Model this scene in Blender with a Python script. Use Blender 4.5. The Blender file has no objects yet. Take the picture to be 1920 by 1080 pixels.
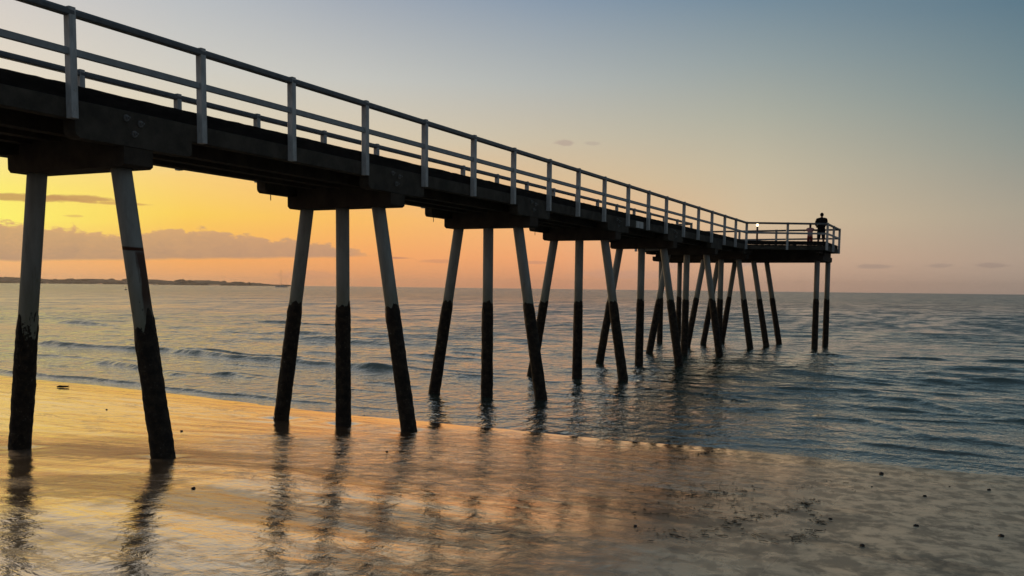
import bpy, bmesh, math, random
import numpy as np
from mathutils import Vector, Matrix, Euler, noise as mnoise
R = math.radians
rnd = random.Random(7)
scene = bpy.context.scene
col = scene.collection

# ------------------------------------------------------------------ camera
CAMZ, D, YAW = 2.78, 9.5, 26.045      # eye height over the sea, distance to the near rail, heading left of the pier axis
cam_d = bpy.data.cameras.new("camera"); cam = bpy.data.objects.new("camera", cam_d); col.objects.link(cam)
cam_d.sensor_width = 36; cam_d.lens = 1758.6/1920*36; cam_d.shift_y = 156.7/1920
cam_d.clip_start = .1; cam_d.clip_end = 90000
cam.matrix_world = Matrix.Translation((D, 0, CAMZ)) @ Matrix.Rotation(R(YAW), 4, 'Z') @ Matrix.Rotation(R(90-5.095), 4, 'X') @ Matrix.Rotation(R(.6625), 4, 'Z')
scene.camera = cam
scene.view_settings.view_transform = 'Standard'; scene.view_settings.look = 'None'
scene.view_settings.exposure = 0; scene.view_settings.gamma = 1

# ------------------------------------------------------------------ node helpers
def lin(c):
    return tuple((v/255/12.92 if v/255 <= .04045 else ((v/255+.055)/1.055)**2.4) for v in c) + (1,)
class NT:
    def __init__(s, tree): s.t = tree; s.n = tree.nodes; s.l = tree.links
    def link(s, a, b): s.l.new(a, b)
    def new(s, typ, **kw):
        n = s.n.new(typ)
        for k, v in kw.items(): setattr(n, k, v)
        return n
    def put(s, sock, v):
        if isinstance(v, bpy.types.NodeSocket): s.l.new(v, sock)
        else: sock.default_value = v
    def m(s, op, a, b=0., c=0., clamp=False):
        n = s.new('ShaderNodeMath', operation=op); n.use_clamp = clamp
        s.put(n.inputs[0], a); s.put(n.inputs[1], b); s.put(n.inputs[2], c); return n.outputs[0]
    def step(s, x, a, b, lo=0., hi=1., kind='SMOOTHSTEP'):
        n = s.new('ShaderNodeMapRange'); n.interpolation_type = kind; n.clamp = True
        s.put(n.inputs[0], x); s.put(n.inputs[1], a); s.put(n.inputs[2], b); s.put(n.inputs[3], lo); s.put(n.inputs[4], hi); return n.outputs[0]
    def mix(s, f, a, b, blend='MIX'):
        n = s.new('ShaderNodeMix', data_type='RGBA', blend_type=blend); n.clamp_factor = True
        s.put(n.inputs[0], f); s.put(n.inputs[6], a); s.put(n.inputs[7], b); return n.outputs[2]
    def noise(s, vec, scale, detail=3., rough=.5, dist=0.):
        n = s.new('ShaderNodeTexNoise'); s.put(n.inputs['Vector'], vec); s.put(n.inputs['Scale'], scale)
        n.inputs['Detail'].default_value = detail; n.inputs['Roughness'].default_value = rough; n.inputs['Distortion'].default_value = dist
        return n.outputs[0]
    def vec(s, x, y, z=0.):
        n = s.new('ShaderNodeCombineXYZ'); s.put(n.inputs[0], x); s.put(n.inputs[1], y); s.put(n.inputs[2], z); return n.outputs[0]
    def map(s, vec, scale=(1, 1, 1), rot=0., loc=(0, 0, 0)):
        n = s.new('ShaderNodeMapping'); s.put(n.inputs[0], vec); n.inputs[1].default_value = loc; n.inputs[2].default_value = (0, 0, rot); n.inputs[3].default_value = scale
        return n.outputs[0]
    def ramp(s, f, stops, mode='LINEAR'):
        n = s.new('ShaderNodeValToRGB'); r = n.color_ramp; r.interpolation = mode
        while len(r.elements) < len(stops): r.elements.new(.5)
        for e, (p, c) in zip(r.elements, stops): e.position = p; e.color = c if len(c) == 4 else tuple(c)+(1,)
        s.put(n.inputs[0], f); return n.outputs[0]

# ------------------------------------------------------------------ sky (world, by true direction)
world = bpy.data.worlds.new("World"); scene.world = world; world.use_nodes = True
w = NT(world.node_tree); w.n.clear()
tc = w.new('ShaderNodeTexCoord'); sx = w.new('ShaderNodeSeparateXYZ'); w.link(tc.outputs['Generated'], sx.inputs[0])
az_w = w.m('MULTIPLY', w.m('ARCTAN2', sx.outputs[0], sx.outputs[1]), 180/math.pi)
az = w.m('ADD', az_w, YAW)
el = w.m('MULTIPLY', w.m('ARCSINE', sx.outputs[2]), 180/math.pi)
elf = w.m('DIVIDE', w.m('MAXIMUM', el, 0.), 45., clamp=True)
BACK = [(0, (92, 96, 108)), (6, (106, 104, 116)), (14, (98, 108, 120)), (30, (82, 97, 108)), (45, (66, 82, 94))]
COLS = [(-154, BACK),
        (-95, [(0, (185, 140, 115)), (4, (205, 160, 125)), (10, (185, 170, 155)), (20, (140, 146, 152)), (45, (80, 97, 110))]),
        (-50, [(0, (240, 170, 110)), (3.5, (255, 225, 115)), (8, (248, 222, 150)), (14, (222, 205, 185)), (24, (160, 163, 166)), (45, (85, 100, 112))]),
        (-28.3, [(0, (238, 178, 125)), (1.2, (248, 186, 120)), (3.4, (255, 244, 112)), (5, (255, 238, 118)), (7.5, (250, 225, 155)), (11, (230, 219, 200)), (15, (211, 206, 202)), (24, (152, 160, 164)), (45, (82, 98, 110))]),
        (-19, [(0, (238, 170, 118)), (1.5, (253, 176, 98)), (4, (255, 211, 94)), (6, (253, 211, 122)), (9, (226, 214, 186)), (12, (210, 207, 198)), (16, (186, 191, 196)), (26, (138, 148, 156)), (45, (78, 95, 108))]),
        (-10, [(0, (228, 158, 112)), (1.8, (254, 174, 104)), (4, (255, 193, 102)), (6, (249, 194, 124)), (8.5, (222, 206, 178)), (12, (200, 200, 194)), (16.5, (163, 172, 184)), (28, (118, 133, 146)), (45, (74, 92, 106))]),
        (2, [(0, (220, 152, 115)), (1.8, (248, 170, 116)), (4, (249, 186, 126)), (6.5, (222, 192, 152)), (9, (203, 192, 170)), (12, (180, 184, 181)), (16.5, (139, 156, 174)), (28, (98, 117, 132)), (45, (70, 88, 102))]),
        (14, [(0, (200, 158, 134)), (1.8, (214, 176, 146)), (4, (216, 192, 158)), (7, (200, 188, 162)), (10, (176, 177, 163)), (13, (150, 162, 163)), (16.5, (116, 140, 157)), (28, (84, 105, 120)), (45, (66, 84, 98))]),
        (28, [(0, (172, 150, 136)), (1.8, (182, 161, 143)), (4.3, (174, 164, 146)), (7.8, (147, 153, 146)), (11, (122, 141, 145)), (15, (94, 122, 138)), (28, (74, 96, 110)), (45, (62, 80, 94))]),
        (65, [(0, (122, 118, 122)), (4, (128, 128, 134)), (10, (105, 118, 128)), (20, (84, 102, 116)), (45, (64, 80, 94))]),
        (206, BACK)]
c = None
for i, (a, st) in enumerate(COLS):
    r = w.ramp(elf, [(e/45, lin(cc)) for e, cc in st])
    c = r if c is None else w.mix(w.step(az, COLS[i-1][0], a, kind='LINEAR'), c, r)
# real dusk air adds its own scattering
sky = w.new('ShaderNodeTexSky'); sky.sky_type = 'NISHITA'; sky.sun_disc = False
sky.sun_elevation = R(2.5); sky.sun_rotation = R(-36-YAW)
skyc = w.mix(1., sky.outputs[0], (.05, .05, .05, 1), 'MULTIPLY')
c = w.mix(.03, c, skyc)
# clouds: a cumulus bank low over the sea, a thin lens above it, small scraps
p = w.vec(az, el)
n1 = w.noise(w.map(p, (.35, .9, 1)), 1., 6., .62, .3)
n2 = w.noise(w.map(p, (1.3, 3.0, 1)), 1., 5., .6)
vor = w.new('ShaderNodeTexVoronoi'); vor.feature = 'SMOOTH_F1'; w.put(vor.inputs['Vector'], w.map(p, (.95, 1.1, 1))); vor.inputs['Scale'].default_value = 1.
vor2 = w.new('ShaderNodeTexVoronoi'); vor2.feature = 'SMOOTH_F1'; w.put(vor2.inputs['Vector'], w.map(p, (2.4, 3.1, 1))); vor2.inputs['Scale'].default_value = 1.
n3 = w.noise(w.map(p, (3.2, 6.5, 1)), 1., 6., .65)
puff = w.m('ADD', w.m('MULTIPLY', w.m('SUBTRACT', .55, vor.outputs[0]), .6), w.m('MULTIPLY', w.m('SUBTRACT', n2, .5), .9))
puff = w.m('ADD', puff, w.m('ADD', w.m('MULTIPLY', w.m('SUBTRACT', .45, vor2.outputs[0]), .32), w.m('MULTIPLY', w.m('SUBTRACT', n3, .5), .5)))
topr = [(-60, 2.2), (-40, 2.9), (-31, 3.1), (-28.4, 3.15), (-26.5, 2.75), (-25, 2.85), (-23.3, 2.6), (-21.5, 2.75), (-20.5, 2.9), (-18.9, 3.0), (-17.2, 3.0), (-15.5, 2.65), (-13.1, 2.5), (-10.9, 2.3), (-9.3, 2.05), (-7.2, 1.65)]
T = w.ramp(w.step(az, -60., -7.2, kind='LINEAR'), [((a+60)/52.8, (v/4,)*3) for a, v in topr])
T = w.m('MULTIPLY', T, 4.15)
bot = w.step(az, -28., -8., 1.1, 1.75, 'LINEAR')
bankm = w.m('MULTIPLY', w.step(w.m('SUBTRACT', w.m('ADD', T, w.m('MULTIPLY', puff, 1.15)), el), 0.0, .26), w.step(w.m('SUBTRACT', el, w.m('ADD', bot, w.m('MULTIPLY', w.m('SUBTRACT', n1, .5), .25))), -.04, .16))
bankm = w.m('MULTIPLY', bankm, w.step(az, -10.5, -7.4, 1., 0.))
shade = w.step(el, 1.2, 3.0, kind='LINEAR')
rimd = w.m('SUBTRACT', w.m('ADD', T, w.m('MULTIPLY', puff, 1.15)), el)
bankc = w.mix(w.m('ADD', w.m('MULTIPLY', shade, .55), w.m('ADD', w.m('MULTIPLY', puff, .55), w.m('MULTIPLY', w.m('SUBTRACT', n3, .5), .5)), clamp=True), lin((184, 148, 118)), lin((222, 172, 118)))
bankc = w.mix(w.step(rimd, .45, .05, 0., .45), bankc, lin((240, 184, 116)))
bankc = w.mix(w.step(az, -24., -10., 0., .55), bankc, lin((196, 148, 120)))
c = w.mix(w.m('MULTIPLY', bankm, .93), c, bankc)
def blob(ca, ce, ra, re, amt, colr, c, noise=.55, soft=.5):
    d = w.m('SQRT', w.m('ADD', w.m('POWER', w.m('DIVIDE', w.m('SUBTRACT', az, ca), ra), 2.), w.m('POWER', w.m('DIVIDE', w.m('SUBTRACT', el, ce), re), 2.)))
    d = w.m('ADD', d, w.m('MULTIPLY', w.m('SUBTRACT', n2, .5), noise*2))
    return w.mix(w.step(d, 1., 1.-soft, 0., amt), c, lin(colr))
for b in [(-27.6, 4.52, 3.6, .26, .85, (196, 150, 92)), (-24.6, 4.6, 2.3, .24, .85, (198, 150, 95)), (-22.6, 4.42, 2.2, .10, .7, (205, 155, 95)),
          (-24.9, 3.65, .6, .10, .5, (215, 165, 100)), (-17, 8.6, .9, .35, .35, (225, 180, 140)), (-20, 8.6, 1.2, .3, .3, (225, 180, 140)),
          (3.0, 8.65, .75, .22, .5, (172, 150, 142)), (4.7, 8.6, .6, .16, .35, (172, 156, 148)),
          (-7.1, 1.72, 1.1, .07, .8, (196, 136, 108)), (-4.5, 1.55, 1.3, .16, .5, (205, 142, 110)), (1.4, 1.55, 1.0, .13, .55, (198, 142, 116)), (-12.2, .62, 2.4, .33, .4, (205, 148, 118)),
          (9.8, 1.6, 1.3, .5, .4, (178, 150, 142)), (14., 1.8, 1.6, .5, .45, (176, 152, 146)), (7, .9, 4, .35, .3, (190, 150, 135)),
          (20.9, 1.45, 1.1, .17, .42, (148, 130, 124)), (24.3, 1.5, .8, .17, .38, (148, 130, 124)), (26.9, 1.52, 1.0, .18, .42, (146, 128, 122))]:
    c = blob(*b[:6], c) if False else blob(b[0], b[1], b[2], b[3], b[4], b[5], c)
bg = w.new('ShaderNodeBackground'); w.put(bg.inputs[0], c); bg.inputs[1].default_value = 1.0
wo = w.new('ShaderNodeOutputWorld'); w.link(bg.outputs[0], wo.inputs[0])
world.cycles.sampling_method = 'AUTOMATIC'

# ------------------------------------------------------------------ sun: almost set, veiled
sl = bpy.data.lights.new("sun", 'SUN'); so = bpy.data.objects.new("sun", sl); col.objects.link(so)
sl.energy = 1.; sl.angle = R(9); sl.color = (1, .62, .32)
sa, se = R(-36-YAW), R(2.5)           # azimuth from +Y clockwise
sd = Vector((math.sin(sa)*math.cos(se), math.cos(sa)*math.cos(se), math.sin(se)))
so.rotation_euler = sd.to_track_quat('Z', 'Y').to_euler(); so.location = (0, -20, 60)

# ------------------------------------------------------------------ mesh helpers
def tag(o, label=None, cat=None, group=None, kind=None):
    if label: o['label'] = label
    if cat: o['category'] = cat
    if group: o['group'] = group
    if kind: o['kind'] = kind
    return o
def link(name, me, mat=None, parent=None, loc=None):
    o = bpy.data.objects.new(name, me); col.objects.link(o)
    if mat is not None and me is not None:
        for m_ in (mat if isinstance(mat, (list, tuple)) else [mat]): me.materials.append(m_)
    if parent is not None: o.parent = parent
    if loc is not None: o.location = loc
    return o
class MB:
    """collects boxes, prisms and tubes, then links them as one mesh object"""
    def __init__(s): s.bm = bmesh.new()
    def prism(s, prof, axis_a, axis_b, ext_dir, origin, length):
        """profile points (a,b) swept along ext_dir"""
        A, B, E, O = map(Vector, (axis_a, axis_b, ext_dir, origin))
        v0 = [s.bm.verts.new(O+A*a+B*b) for a, b in prof]; v1 = [s.bm.verts.new(O+A*a+B*b+E*length) for a, b in prof]
        n = len(prof)
        s.bm.faces.new(v0); s.bm.faces.new(v1[::-1])
        for i in range(n): s.bm.faces.new((v0[i], v1[i], v1[(i+1) % n], v0[(i+1) % n]))
        return s
    def box(s, x0, x1, y0, y1, z0, z1, ch=0.):
        if ch:
            p = [(x0+ch, y0), (x1-ch, y0), (x1, y0+ch), (x1, y1-ch), (x1-ch, y1), (x0+ch, y1), (x0, y1-ch), (x0, y0+ch)]
        else: p = [(x0, y0), (x1, y0), (x1, y1), (x0, y1)]
        return s.prism(p, (1, 0, 0), (0, 1, 0), (0, 0, 1), (0, 0, z0), z1-z0)
    def beam(s, p0, p1, wd, ht, ch=.01, topch=None):
        """rectangular bar from p0 to p1, chamfered; wd sideways, ht upward, p at the centre"""
        p0, p1 = Vector(p0), Vector(p1); e = (p1-p0); L = e.length; e.normalize()
        side = e.cross(Vector((0, 0, 1))).normalized(); up = side.cross(e)
        a, b, t = wd/2, ht/2, ch if topch is None else topch
        prof = [(-a+ch, -b), (a-ch, -b), (a, -b+ch), (a, b-t), (a-t, b), (-a+t, b), (-a, b-t), (-a, -b+ch)]
        return s.prism(prof, side, up, e, p0, L)
    def tube(s, pts, rad, seg=8, cap=True):
        pts = [Vector(p) for p in pts]; rings = []
        for i, p_ in enumerate(pts):
            e = (pts[min(i+1, len(pts)-1)]-pts[max(i-1, 0)]).normalized()
            a = e.orthogonal().normalized() if abs(e.z) < .99 else Vector((1, 0, 0)); b = e.cross(a)
            r = rad[i] if isinstance(rad, (list, tuple)) else rad
            rings.append([s.bm.verts.new(p_+(a*math.cos(2*math.pi*k/seg)+b*math.sin(2*math.pi*k/seg))*r) for k in range(seg)])
        for i in range(len(rings)-1):
            for k in range(seg): s.bm.faces.new((rings[i][k], rings[i][(k+1) % seg], rings[i+1][(k+1) % seg], rings[i+1][k]))
        if cap: s.bm.faces.new(rings[0][::-1]); s.bm.faces.new(rings[-1])
        return s
    def build(s, name, mat, parent=None, smooth=False, loc=None):
        bmesh.ops.recalc_face_normals(s.bm, faces=s.bm.faces)
        me = bpy.data.meshes.new(name); s.bm.to_mesh(me); s.bm.free()
        if smooth:
            for f in me.polygons: f.use_smooth = True
        return link(name, me, mat, parent, loc)
def grid_mesh(name, X, Y, Z, attr=None):
    ny, nx = X.shape
    me = bpy.data.meshes.new(name); me.vertices.add(nx*ny)
    me.vertices.foreach_set('co', np.stack([X, Y, Z], -1).astype(np.float32).ravel())
    idx = np.arange(nx*ny).reshape(ny, nx)
    q = np.stack([idx[:-1, :-1], idx[:-1, 1:], idx[1:, 1:], idx[1:, :-1]], -1).reshape(-1, 4)
    me.loops.add(q.size); me.loops.foreach_set('vertex_index', q.ravel().astype(np.int32))
    me.polygons.add(len(q)); me.polygons.foreach_set('loop_start', (np.arange(len(q))*4).astype(np.int32))
    me.update(calc_edges=True); me.validate()
    for f in [me.polygons]: f.foreach_set('use_smooth', np.ones(len(f), bool))
    return me

# ------------------------------------------------------------------ materials
def mat(name):
    m_ = bpy.data.materials.new(name); m_.use_nodes = True; t = NT(m_.node_tree)
    b = t.n['Principled BSDF']; tcn = t.new('ShaderNodeTexCoord'); return m_, t, b, tcn.outputs['Object']
def simple(name, c0, c1, scale=6., rough=.7, bump=.2, bscale=40., spec=.3, stretch=(1, 1, 1)):
    m_, t, b, oc = mat(name)
    oc = t.map(oc, stretch)
    n = t.noise(oc, scale, 6., .65)
    t.put(b.inputs['Base Color'], t.mix(t.step(n, .3, .7), c0+(1,), c1+(1,)))
    b.inputs['Roughness'].default_value = rough; b.inputs['Specular IOR Level'].default_value = spec
    if bump:
        bn = t.new('ShaderNodeBump'); bn.inputs['Strength'].default_value = bump; bn.inputs['Distance'].default_value = .01
        t.put(bn.inputs['Height'], t.noise(oc, bscale, 4., .6)); t.link(bn.outputs[0], b.inputs['Normal'])
    return m_
M = {}
M['paint'] = simple('weathered_white_paint', (.70, .71, .69), (.36, .36, .34), 7., .5, .15, 60., .4, (1, 1, .3))
M['mid'] = simple('mid_rail_paint', (.40, .42, .42), (.30, .32, .32), 7., .5, .15, 60., .4)
M['rail'] = simple('shaded_rail_paint', (.16, .165, .17), (.10, .105, .11), 7., .5, .15, 60., .4)  # shade on the top rail's faces put into a darker, mottled paint colour
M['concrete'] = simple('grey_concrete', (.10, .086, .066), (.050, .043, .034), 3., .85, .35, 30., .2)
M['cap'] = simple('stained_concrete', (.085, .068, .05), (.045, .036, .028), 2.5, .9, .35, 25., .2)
M['timber'] = simple('dark_timber', (.035, .03, .026), (.015, .013, .012), 12., .95, .6, 50., .1, (1, .25, 1))
M['steel'] = simple('galvanised_steel', (.25, .25, .24), (.14, .13, .12), 20., .5, .1, 60., .5)
M['rust'] = simple('rust', (.10, .035, .012), (.05, .018, .008), 25., .95, .5, 80., .1)

def pile_mat(name, rusty=False):
    m_, t, b, oc = mat(name)
    n = t.noise(t.map(oc, (3, 3, .6)), 1.6, 6., .65); n2_ = t.noise(t.map(oc, (9, 9, 1.2)), 2., 5., .6)
    c_ = t.mix(t.step(n, .3, .72), (.40, .40, .36, 1), (.25, .25, .22, 1))
    c_ = t.mix(t.step(n2_, .55, .75, 0., .5), c_, (.17, .16, .12, 1))
    s_ = t.new('ShaderNodeSeparateXYZ'); t.link(oc, s_.inputs[0])
    # greenish tide film lower down, above the shells
    c_ = t.mix(t.m('MULTIPLY', t.step(s_.outputs[2], -1.1, -2.1), .55), c_, (.20, .20, .11, 1))
    sp = t.noise(t.map(oc, (14, 14, 7)), 1., 4., .7)
    c_ = t.mix(t.step(t.m('ADD', sp, t.m('MULTIPLY', t.m('ADD', s_.outputs[2], 1.87), -.45)), .60, .64), c_, (.035, .028, .018, 1))
    if rusty:
        band = t.m('SUBTRACT', 1., t.step(t.m('ABSOLUTE', t.m('ADD', s_.outputs[2], t.m('ADD', 1.03, t.m('MULTIPLY', s_.outputs[0], .08)))), .012, .035))
        u_ = t.m('ADD', t.m('MULTIPLY', t.m('ADD', s_.outputs[0], t.m('MULTIPLY', s_.outputs[2], .172)), .9), t.m('MULTIPLY', s_.outputs[1], .44))
        st = t.m('MULTIPLY', t.step(t.m('ADD', u_, t.m('MULTIPLY', t.m('SUBTRACT', n2_, .5), .10)), .055, .085), t.m('MULTIPLY', t.step(s_.outputs[2], -1.0, -1.12), t.step(s_.outputs[2], -2.15, -1.6)))
        k = t.m('MAXIMUM', band, t.m('MULTIPLY', st, .9))
        c_ = t.mix(k, c_, (.07, .022, .008, 1))
    t.put(b.inputs['Base Color'], c_); b.inputs['Roughness'].default_value = .75; b.inputs['Specular IOR Level'].default_value = .3
    bn = t.new('ShaderNodeBump'); bn.inputs['Strength'].default_value = .3; bn.inputs['Distance'].default_value = .01
    t.put(bn.inputs['Height'], t.noise(oc, 45., 4., .6)); t.link(bn.outputs[0], b.inputs['Normal'])
    return m_
M['pile'] = pile_mat('pile_concrete'); M['pile_rusty'] = pile_mat('pile_concrete_rusty', True)
def growth_mat():
    m_, t, b, oc = mat('shell_growth')
    n = t.noise(oc, 9., 6., .7); n2_ = t.noise(oc, 38., 3., .6)
    c_ = t.mix(t.step(n, .35, .65), (.015, .012, .009, 1), (.048, .034, .022, 1))
    c_ = t.mix(t.m('MULTIPLY', t.step(n2_, .60, .70), t.step(n, .48, .62)), c_, (.20, .185, .15, 1))
    t.put(b.inputs['Base Color'], c_); b.inputs['Roughness'].default_value = .8; b.inputs['Specular IOR Level'].default_value = .3
    bn = t.new('ShaderNodeBump'); bn.inputs['Strength'].default_value = .8; bn.inputs['Distance'].default_value = .02
    t.put(bn.inputs['Height'], n2_); t.link(bn.outputs[0], b.inputs['Normal'])
    return m_
M['growth'] = growth_mat()

# ------------------------------------------------------------------ shore shape
SH_X = np.array([-60, -17.1, -15.3, -9.2, -5.4, -1.1, 1.6, 4, 6, 7.8, 9.45, 10.35, 14, 40.])
SH_Y = np.array([20.2, 18.77, 18.6, 17.96, 17.42, 17.32, 17.15, 16.85, 16.62, 16.55, 16.41, 16.38, 16.1, 15.])
def shore(x): return np.interp(x, SH_X, SH_Y)
PR = np.array([-60, -30, -17, -14, -11.5, -8.6, -6, -2.6, -1., 0, 4, 14, 60, 200.]); PZ = np.array([3.5, 2.1, 1.15, .93, .71, .48, .30, .115, .04, 0, -.14, -.6, -2.5, -8.])
_fine = np.linspace(-60, 200, 2601); _pz = np.interp(_fine, PR, PZ)
_k = np.hanning(31); _k /= _k.sum(); _pz = np.convolve(np.pad(_pz, 15, 'edge'), _k, 'valid')
def wavy(x, y, seeds, lam, ani=.35, rot=.25):
    r = np.random.RandomState(seeds); z = 0
    for i in range(14):
        th = rot+r.normal(0, .45); k = 2*math.pi/(lam*r.uniform(.6, 1.7))
        z = z+np.sin(k*(y*math.cos(th)+x*math.sin(th)*ani/.35*.8)+r.uniform(0, 6.28))*r.uniform(.5, 1)
    return z/5.
def sand_z(x, y):
    d = y-shore(x); z = np.interp(d, _fine, _pz)
    k = np.clip(-d/2.5, 0, 1)
    z = z + .055*np.clip(x+1.3, -6, 4)*np.clip(-(d+2)/7, 0, 1)*np.exp(-((x+1)/9.)**2)
    for bx, by in ((.2, 8.74), (-2.53, 8.74), (.22, 14.71), (-1.3, 14.71), (-2.83, 14.71), (.2, 2.77), (-1.3, 2.77), (-2.8, 2.77)):   # scour at the feet
        r_ = np.hypot(x-bx, y-by); z = z-.035*np.exp(-(r_/.24)**2)+.010*np.exp(-((r_-.48)/.18)**2)
    k = k*(1-.75*np.clip((x-4.5)/3., 0, 1))
    return z + k*(.013*wavy(x, y, 3, 3.4) + .0045*wavy(x, y, 5, .9) + .0016*wavy(x, y, 9, .33, rot=.1))

def spaced(parts):
    out = []
    for a, b, s in parts: out.append(np.arange(a, b, s))
    return np.concatenate(out+[np.array([parts[-1][1]])])
xs = spaced([(-4000, -400, 400), (-400, -60, 20), (-60, -26, 1.), (-26, 16, .075), (16, 30, .5), (30, 400, 20), (400, 4000, 400)])
ys = spaced([(-400, -40, 20), (-40, 2, 1.), (2, 20, .06), (20, 40, .5), (40, 200, 8)])
X, Y = np.meshgrid(xs, ys); Z = sand_z(X, Y)
def sand_mat():
    m_, t, b, oc = mat('wet_sand')
    pos = oc
    s_ = t.new('ShaderNodeSeparateXYZ'); t.link(pos, s_.inputs[0]); px, py = s_.outputs[0], s_.outputs[1]
    big = t.noise(t.map(pos, (.28, .75, 1), .12), 1., 4., .55, .4)
    med = t.noise(t.map(pos, (1.0, 2.4, 1), .25), 1., 5., .6, .5)
    fin = t.noise(t.map(pos, (5.5, 3.6, 1), .3), 1., 5., .62, .8)
    grain = t.noise(pos, 140., 2., .6)
    blot = t.noise(t.map(pos, (4.2, 2.6, 1), -.1), 1., 5., .65, .3)
    vo = t.new('ShaderNodeTexVoronoi'); vo.feature = 'DISTANCE_TO_EDGE'; t.put(vo.inputs['Scale'], 1.)
    wv = t.new('ShaderNodeTexNoise'); t.put(wv.inputs['Vector'], pos); wv.inputs['Scale'].default_value = 3.2; wv.inputs['Detail'].default_value = 4.
    wa = t.new('ShaderNodeVectorMath', operation='MULTIPLY_ADD'); t.link(wv.outputs['Color'], wa.inputs[0]); wa.inputs[1].default_value = (1.5, 1.5, 0); t.link(t.map(pos, (4.2, 2.2, 1), .35), wa.inputs[2])
    t.link(wa.outputs[0], vo.inputs['Vector']); vein = t.step(vo.outputs['Distance'], .16, .02)
    # rill field: churned ridges under the middle of the pier
    dx = t.m('DIVIDE', t.m('SUBTRACT', px, 2.6), 4.2); dy = t.m('DIVIDE', t.m('SUBTRACT', py, 12.2), 4.4)
    field = t.step(t.m('ADD', t.m('SQRT', t.m('ADD', t.m('MULTIPLY', dx, dx), t.m('MULTIPLY', dy, dy))), t.m('MULTIPLY', t.m('SUBTRACT', big, .5), 1.1)), 1.15, .55)
    rip = t.noise(t.map(pos, (3.4, 2.7, 1), .42), 1., 5., .62, 1.2)
    ridg = t.m('SUBTRACT', 1., t.m('ABSOLUTE', t.m('MULTIPLY', t.m('SUBTRACT', rip, .5), 5.)), clamp=True)
    right = t.step(px, 5.2, 8.5)
    vfield = t.m('MULTIPLY', t.m('MULTIPLY', t.step(px, 3.6, 5.6), t.step(px, 8.8, 7.2)), t.m('MULTIPLY', t.step(py, 11.2, 12.6), t.step(med, .44, .58)))
    crease = t.m('SUBTRACT', 1., t.m('ABSOLUTE', t.m('MULTIPLY', t.m('SUBTRACT', t.noise(t.map(pos, (2.6, 3.4, 1), .3), 1., 6., .7, .9), .5), 16.)), clamp=True)
    crease = t.m('MULTIPLY', crease, t.step(med, .50, .64))
    puddle = t.step(t.m('ADD', big, t.m('MULTIPLY', t.m('SUBTRACT', med, .5), .35)), .50, .60)
    base = t.mix(t.step(med, .3, .7), (.15, .088, .05, 1), (.09, .056, .034, 1))
    base = t.mix(t.m('MULTIPLY', right, .8), base, t.mix(t.step(blot, .4, .62), (.33, .28, .18, 1), (.14, .135, .095, 1)))
    base = t.mix(t.m('MULTIPLY', t.step(grain, .3, .7), .25), base, (.06, .05, .04, 1))
    speck = t.step(t.noise(t.map(pos, (1., .8, 1)), 17., 2., .5), .70, .73)
    base = t.mix(t.m('MULTIPLY', crease, .55), base, (.07, .04, .024, 1))
    base = t.mix(speck, base, (.03, .022, .016, 1))
    t.put(b.inputs['Base Color'], base)
    b.inputs['Roughness'].default_value = .6; b.inputs['Specular IOR Level'].default_value = .2
    hgt = t.m('ADD', t.m('MULTIPLY', med, t.step(px, 4.8, 7.5, .026, .004)), t.m('MULTIPLY', fin, t.step(px, 6., 9., .013, .005)))
    hgt = t.m('ADD', hgt, t.m('MULTIPLY', t.m('MULTIPLY', t.m('ADD', ridg, t.m('MULTIPLY', rip, 1.5)), field), .017))
    hgt = t.m('ADD', hgt, t.m('MULTIPLY', vein, t.m('MULTIPLY', vfield, .0022)))
    hgt = t.m('SUBTRACT', hgt, t.m('MULTIPLY', crease, .0012))
    calmz = t.step(t.m('ADD', py, t.m('MULTIPLY', px, .085)), 14.8, 16.4, 1., .35)
    bn = t.new('ShaderNodeBump'); t.put(bn.inputs['Strength'], t.m('MULTIPLY', calmz, t.step(px, -4., 3., .40, .5))); bn.inputs['Distance'].default_value = 1.
    t.put(bn.inputs['Height'], hgt)
    gb = t.new('ShaderNodeBump'); gb.inputs['Strength'].default_value = .3; gb.inputs['Distance'].default_value = .003
    t.put(gb.inputs['Height'], grain); t.link(bn.outputs[0], gb.inputs['Normal'])
    t.link(gb.outputs[0], b.inputs['Normal'])
    # film of silty water: mirror-like, more so at grazing angles
    gl = t.new('ShaderNodeBsdfGlossy'); gl.inputs['Color'].default_value = (1., .85, .69, 1)
    ro = t.m('ADD', t.m('MULTIPLY', t.m('SUBTRACT', 1., puddle), .05), .03)
    t.put(gl.inputs['Roughness'], t.m('ADD', ro, t.m('MULTIPLY', right, .2))); t.link(bn.outputs[0], gl.inputs['Normal'])
    fr = t.new('ShaderNodeLayerWeight'); fr.inputs['Blend'].default_value = .5; t.link(bn.outputs[0], fr.inputs['Normal'])
    fac = t.m('ADD', .16, t.m('MULTIPLY', t.m('POWER', fr.outputs['Facing'], 1.5), .84))
    dry = t.m('MULTIPLY', t.step(t.m('ADD', big, t.m('MULTIPLY', blot, .35)), .62, .76), t.step(py, 12.5, 9.))
    fac = t.m('MULTIPLY', fac, t.m('SUBTRACT', 1., t.m('MULTIPLY', dry, .45)))
    fac = t.m('MULTIPLY', fac, t.m('SUBTRACT', 1., t.m('MULTIPLY', crease, .4)))
    fac = t.m('MULTIPLY', fac, t.m('ADD', 1., t.m('MULTIPLY', vfield, t.m('SUBTRACT', t.m('MULTIPLY', vein, .45), .2))))
    mx = t.new('ShaderNodeMixShader'); t.put(mx.inputs[0], t.m('MULTIPLY', fac, t.m('SUBTRACT', 1., t.m('MULTIPLY', right, t.step(blot, .40, .60, .35, .72))), clamp=True))
    t.link(b.outputs[0], mx.inputs[1]); t.link(gl.outputs[0], mx.inputs[2])
    out = t.n['Material Output']; t.link(mx.outputs[0], out.inputs[0])
    return m_
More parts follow.
